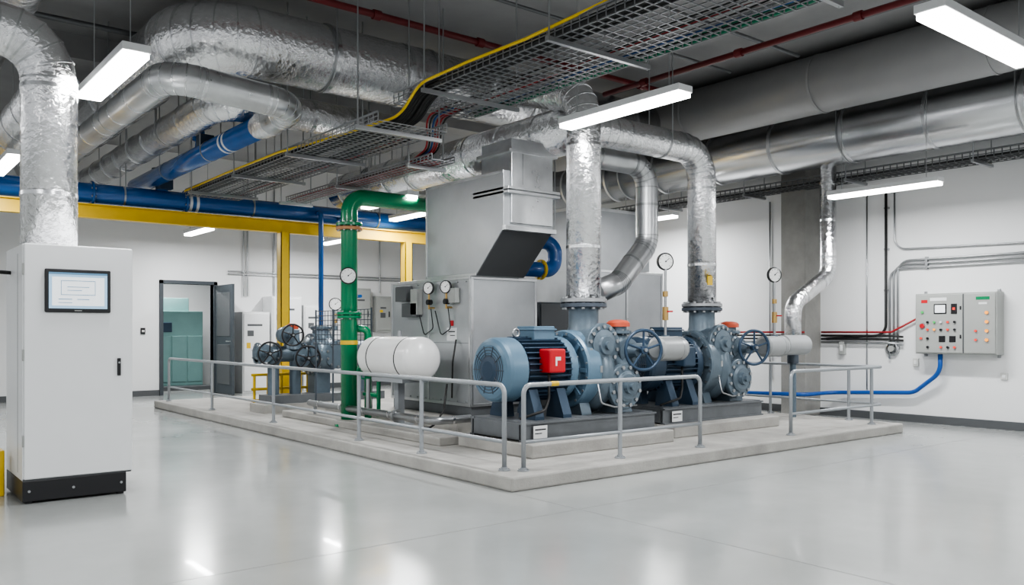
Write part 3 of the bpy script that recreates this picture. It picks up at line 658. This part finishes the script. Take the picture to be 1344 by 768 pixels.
for i in range(16):
    ox=0.030*(i%8);oz=0.04*(i//8)
    x=UX0+0.04+ox
    yd=8.05+0.06*random.random()
    w=lambda:random.uniform(-.02,.02)
    pts=[(x,0.5,UZ+0.04+oz),(x+0.01+w(),3.0,UZ+0.045+oz),(x-0.01+w(),5.5,UZ+0.04+oz),(x,7.3,UZ+0.05+oz),(x-0.07,yd,UZ+0.02+oz),(x-0.10,yd+0.35,LZt+0.10+oz),(x-0.30,yd+1.2,LZt+0.05+oz),(LX0+0.06+ox*1.2,10.8,LZt+0.04+oz),(LX0+0.05+ox,14.7,LZt+0.04+oz)]
    pf,_=fillet(pts,0.5,6);g.add('black_cables',RUB,sweep(pf,0.017,8))
pts=[(UX0-0.03,0.5,UZ+0.09),(UX0+0.02,2.0,UZ+0.17),(UX0-0.03,3.4,UZ+0.12),(UX0+0.03,4.6,UZ+0.17),(UX0-0.03,6.2,UZ+0.09),(UX0-0.01,7.2,UZ+0.12),(UX0-0.12,7.95,UZ+0.05),(UX0-0.16,8.3,LZt+0.12),(LX0+0.12,9.4,LZt+0.06),(LX0-0.04,10.8,LZt+0.07),(LX0-0.02,12.8,LZt+0.09),(LX0-0.04,14.7,LZt+0.06)]
pf,_=fillet(pts,0.5,6);g.add('yellow_cable',CY,sweep(pf,0.016,10))
g.finish()
g=tray(5.85,6.2,8.9,13.3,3.68,pitch=0.08,side=0.07)
for i in range(8): lane(g,5.9+0.035*i,3.70+0.02*(i%2),(CR,RUB,CR,RUB)[i%4],0.015,9.1,13.2,0.01)
g.finish()
g=tray(13.1,13.55,-3,13.3,4.05,m=TRAYD,side=0.12,r=0.006)
for i in range(6): lane(g,13.2+0.05*i,4.08,RUB,0.016,-3,13.2,0.02)
g.finish()
# ------------------------------------------------------------------ luminaires
def lamp(x,y,z,L,ax,power=112,w=0.2):
    g=G('linear_pendant_light')
    if ax=='y': a=(x-w/2,y-L/2);b=(x+w/2,y+L/2)
    else: a=(x-L/2,y-w/2);b=(x+L/2,y+w/2)
    g.add('housing',WHITE,box((a[0],a[1],z+0.02),(b[0],b[1],z+0.09)),0.006)
    g.add('diffuser',TUBE,box((a[0]+0.012,a[1]+0.012,z-0.03),(b[0]-0.012,b[1]-0.012,z+0.02)),0.012)
    for s in(-1,1):
        p=(x,y+s*L*0.38) if ax=='y' else (x+s*L*0.38,y)
        g.add('suspension',STEEL,cyl((*p,z+0.09),(*p,ZC),0.005,n=6))
    par=g.finish()
    ld=bpy.data.lights.new('lamp_light','AREA');ld.shape='RECTANGLE';ld.energy=power;ld.color=(0.975,0.988,1.0)
    ld.size=w-0.03;ld.size_y=L-0.03
    if ax!='y': ld.size=L-0.03;ld.size_y=w-0.03
    lo=bpy.data.objects.new('light_source',ld);scene.collection.objects.link(lo)
    lo.parent=par;lo.location=V((x,y,z-0.035))-par.location
LZ=3.9
lamp(2.02,8.55,LZ,1.75,'y',w=0.24)
lamp(6.65,6.4,LZ,1.8,'y',w=0.22)
lamp(7.35,2.97,LZ,1.9,'x',w=0.24)
lamp(12.1,6.3,3.6,1.7,'y')
lamp(6.80,11.6,3.55,1.5,'y')
lamp(9.1,14.6,3.85,1.5,'y')
lamp(6.2,18.7,3.7,1.5,'y')
lamp(12.7,11.5,3.75,1.5,'y')
lamp(1.9,14.0,LZ,1.7,'y')
lamp(9.5,18.6,3.7,1.5,'y')
lamp(2.0,3.0,LZ,1.8,'y');lamp(11.9,1.5,LZ,1.8,'y');lamp(3.0,-2.5,LZ,1.8,'y');lamp(7.5,-2,LZ,1.8,'y')
lamp(-2.0,13.0,LZ,1.8,'y');lamp(-2.0,5.0,LZ,1.8,'y')
lamp(6.6,22.6,3.2,1.2,'x',power=90)
# ------------------------------------------------------------------ wall control panel
g=G('wall_control_panel',0.006)
px=13.75
g.add('enclosure',LGREY,box((px,5.36,1.15),(14.0,6.60,2.12)))
g.add('door_left',LGREY,box((px-0.015,5.86,1.17),(px,6.58,2.10)),0.008);g.add('door_right',LGREY,box((px-0.015,5.38,1.17),(px,5.84,2.10)),0.008)
g.add('door_split',SEAM,box((px-0.006,5.84,1.17),(px,5.86,2.10)),0)
def pb(y,z,m,r=0.02): g.add('buttons_'+m.name,m,cyl((px-0.04,y,z),(px-0.015,y,z),r,n=14));g.add('button_rings',STEEL,cyl((px-0.022,y,z),(px-0.015,y,z),r*1.3,n=14))
g.add('display_frame',BLACK,box((px-0.022,6.10,1.79),(px-0.015,6.30,1.95)));g.add('display',UI1,box((px-0.025,6.12,1.81),(px-0.022,6.28,1.93)))
g.add('meter_frame',BLACK,box((px-0.022,5.96,1.34),(px-0.015,6.06,1.44)));g.add('meter_frame',BLACK,box((px-0.022,6.12,1.34),(px-0.015,6.22,1.44)));g.add('black_module',BLACK,box((px-0.03,5.94,1.79),(px-0.015,6.03,1.95)));g.add('red_lamp',LEDR,box((px-0.034,5.965,1.85),(px-0.03,6.005,1.89)))
g.add('label_green',GREEN,box((px-0.018,5.46,2.0),(px-0.015,5.66,2.05)));g.add('label_red',RED,box((px-0.018,6.40,1.97),(px-0.015,6.50,2.02)))
g.add('label_white',WHITE,box((px-0.018,6.1,2.0),(px-0.015,6.36,2.05)));g.add('label_white',WHITE,box((px-0.018,5.5,1.93),(px-0.015,5.62,1.96)))
for z,row in((1.66,(None,BLACK,LEDG,WHITE,LEDR,BLACK)),(1.54,(None,LEDR,LEDO,BLACK,LEDR,BLACK)),(1.40,(LEDR,BLACK,None,None,None,None)),(1.26,(None,BLACK,None,LEDR,BLACK,LEDR))):
    for i,mm in enumerate(row):
        if mm: pb(6.50-0.105*i,z,mm,0.018)
pb(6.48,1.60,RED,0.036);pb(6.48,1.82,LEDG,0.02)
for z in(1.80,1.66,1.52,1.38): pb(5.50,z,LEDO,0.024)
for z in(1.52,1.38): pb(5.66,z,LEDR,0.018)
for z in(1.4,1.85): g.add('latches',BLACK,box((px-0.025,5.875,z),(px-0.015,5.9,z+0.06)))
for y in(5.42,6.54): 
    for z in(1.10,2.12): g.add('mount_lugs',STEEL,box((13.96,y-0.02,z),(14.0,y+0.02,z+0.05)))
g.finish()
pipe('blue_hose',[(13.85,6.25,1.15),(13.85,6.25,0.85),(13.9,6.7,0.5),(13.9,8.2,0.42),(13.3,8.3,0.4),(12.9,9.3,0.4),(12.3,11,0.3)],0.035,0.3,HOSE,n=14)
g=G('wall_conduit')
def cond(pts,r=0.016,m=STEEL,R=0.12):
    pf,_=fillet(pts,R,6);g.add('tube_'+m.name,m,sweep(pf,r,10))
for k in range(3):
    z=2.70-0.065*k;cond([(13.96,2.0,z),(13.96,7.0+0.07*k,z),(13.96,7.0+0.07*k,1.25-0.1*k)],0.018,STEEL,0.2)
cond([(13.95,7.2,4.0),(13.95,7.2,1.45),(13.95,8.3,1.38)],0.022,RUB,0.2)
cond([(13.95,7.05,4.0),(13.95,7.05,2.9),(13.95,5.0,2.85),(13.95,2.0,2.85)],0.014,STEEL,0.2)
for k,mm in enumerate((CR,RUB,RUB,STEEL)):
    cond([(13.94,6.62,1.75-0.03*k) if k==0 else (13.94,6.9,1.48-0.06*k),(13.94,7.1+0.05*k,1.5-0.06*k),(13.94,8.4,1.5-0.06*k)],0.017,mm,0.08);cond([(13.46,8.45,1.5-0.06*k),(13.46,12.5,1.5-0.06*k)],0.017,mm)
cond([(13.97,9.5,4.0),(13.97,9.5,0.6)],0.014,STEEL);cond([(13.97,7.55,4.0),(13.97,7.55,0.5)],0.012,STEEL)
for z in(3.6,2.9,2.2): g.add('clips',STEEL,box((13.95,7.16,z),(14.0,7.24,z+0.03)))
for y in(3.5,5.0,6.5): g.add('clips',STEEL,box((13.94,y,2.54),(14.0,y+0.04,2.74)))
g.finish()
def wbox(name,y,z,w,h,d=0.05,m=OFFW):
    g=G(name,0.004);g.add('plate',m,box((14-d,y-w/2,z-h/2),(14,y+w/2,z+h/2)));g.add('rocker',WHITE,box((14-d-0.008,y-w/4,z-h/4),(14-d,y+w/4,z+h/4)));g.finish()
wbox('wall_socket',8.0,1.22,0.1,0.22,0.08,LGREY);wbox('wall_switch',6.7,1.0,0.09,0.13);wbox('wall_socket',5.35,0.82,0.1,0.1,0.03)
g=G('round_wall_vent');g.add('ring',STEEL,lathe((14.0,7.1,1.22),(-1,0,0),[(0,0.12),(0.05,0.12),(0.06,0.09),(0.02,0.085)],28));g.add('hub',LGREY,lathe((14.0,7.1,1.22),(-1,0,0),[(0,0.05),(0.08,0.05)],16));g.finish()
# ------------------------------------------------------------------ back wall equipment
def ecab(x0,x1,z0,z1,d,m=WHITE,name='electrical_cabinet'):
    g=G(name,0.006);y=20.8-d
    g.add('body',m,box((x0,y,z0),(x1,20.78 if z0<0.1 else 20.8,z1)));g.add('door',m,box((x0+0.03,y-0.02,z0+0.05),(x1-0.03,y,z1-0.04)),0.008)
    g.add('handle',BLACK,box((x1-0.12,y-0.04,(z0+z1)/2-0.08),(x1-0.09,y-0.02,(z0+z1)/2+0.08)))
    g.add('vent',BASEB,box((x0+0.12,y-0.024,z1-0.35),(x1-0.2,y-0.02,z1-0.3)));g.add('meter',BASEB,box((x0+0.12,y-0.024,z1-0.6),(x0+0.28,y-0.02,z1-0.46)));g.add('label',YEL,box((x0+0.1,y-0.023,z0+(z1-z0)*0.55),(x0+0.2,y-0.02,z0+(z1-z0)*0.62)))
    g.finish()
ecab(7.75,8.45,0,2.0,0.6);ecab(8.5,9.3,0,2.4,0.6);ecab(9.4,10.0,0,2.2,0.5)
ecab(10.8,11.5,1.3,2.7,0.25,LGREY,'wall_distribution_box');ecab(11.7,12.2,1.5,2.5,0.2,LGREY,'wall_distribution_box');ecab(12.4,13.2,0,2.1,0.5,OFFW)
g=G('wall_conduit')
for x in(8.0,8.1,8.8,10.9,11.1,11.9): g.add('tubes',STEEL,cyl((x,20.76,2.4 if x<10 else 2.6),(x,20.76,5.6),0.018,n=8))
for z in(2.95,3.02): g.add('tubes',STEEL,cyl((7.6,20.76,z),(13,20.76,z),0.018,n=8))
g.finish()
g=G('wall_switch',0.003);g.add('plate',BLACK,box((5.55,20.77,1.45),(5.65,20.8,1.6)));g.add('rocker',OFFW,box((5.57,20.765,1.5),(5.63,20.77,1.55)));g.finish()
g=G('teal_compressor',0.01)
g.add('cabinet',TEAL,box((6.35,22.6,0.1),(7.6,23.8,2.05)));g.add('top_box',TEAL,box((6.5,22.8,2.05),(7.3,23.6,2.4)))
g.add('panel',MOTD,box((6.55,22.57,1.5),(6.8,22.6,1.75)))
for x in(6.4,6.8,7.2): g.add('door_panels',TEAL,box((x,22.57,0.2),(x+0.36,22.6,1.4)))
g.add('column',TEAL,cyl((6.15,22.5,0.1),(6.15,22.5,1.9),0.14));g.add('column',TEAL,cyl((6.15,22.5,1.7),(6.6,22.8,1.7),0.08))
g.add('base',BASEB,box((5.9,22.2,0),(7.7,23.9,0.1)));g.finish()
simple('floor_joint',JOINT,box((4.9,-7,0.0005),(4.904,6.1,0.0012)),box((-7,5.2,0.0005),(13.97,5.204,0.0012)))
# ------------------------------------------------------------------ world / camera
w=bpy.data.worlds.new('World');scene.world=w;w.use_nodes=True
w.node_tree.nodes['Background'].inputs[0].default_value=(0.94,0.975,1.0,1);w.node_tree.nodes['Background'].inputs[1].default_value=0.60
scene.view_settings.view_transform='AgX'
try: scene.view_settings.look='AgX - Medium High Contrast'
except Exception as e: print(e)
scene.view_settings.exposure=0.14
cd=bpy.data.cameras.new('camera');co=bpy.data.objects.new('camera',cd);scene.collection.objects.link(co)
co.location=(0,0,1.5);co.rotation_euler=(math.radians(90),0,-math.radians(38.75))
cd.sensor_width=36;cd.lens=1105/1344*36;cd.shift_y=0.0387;cd.clip_end=200
scene.camera=co
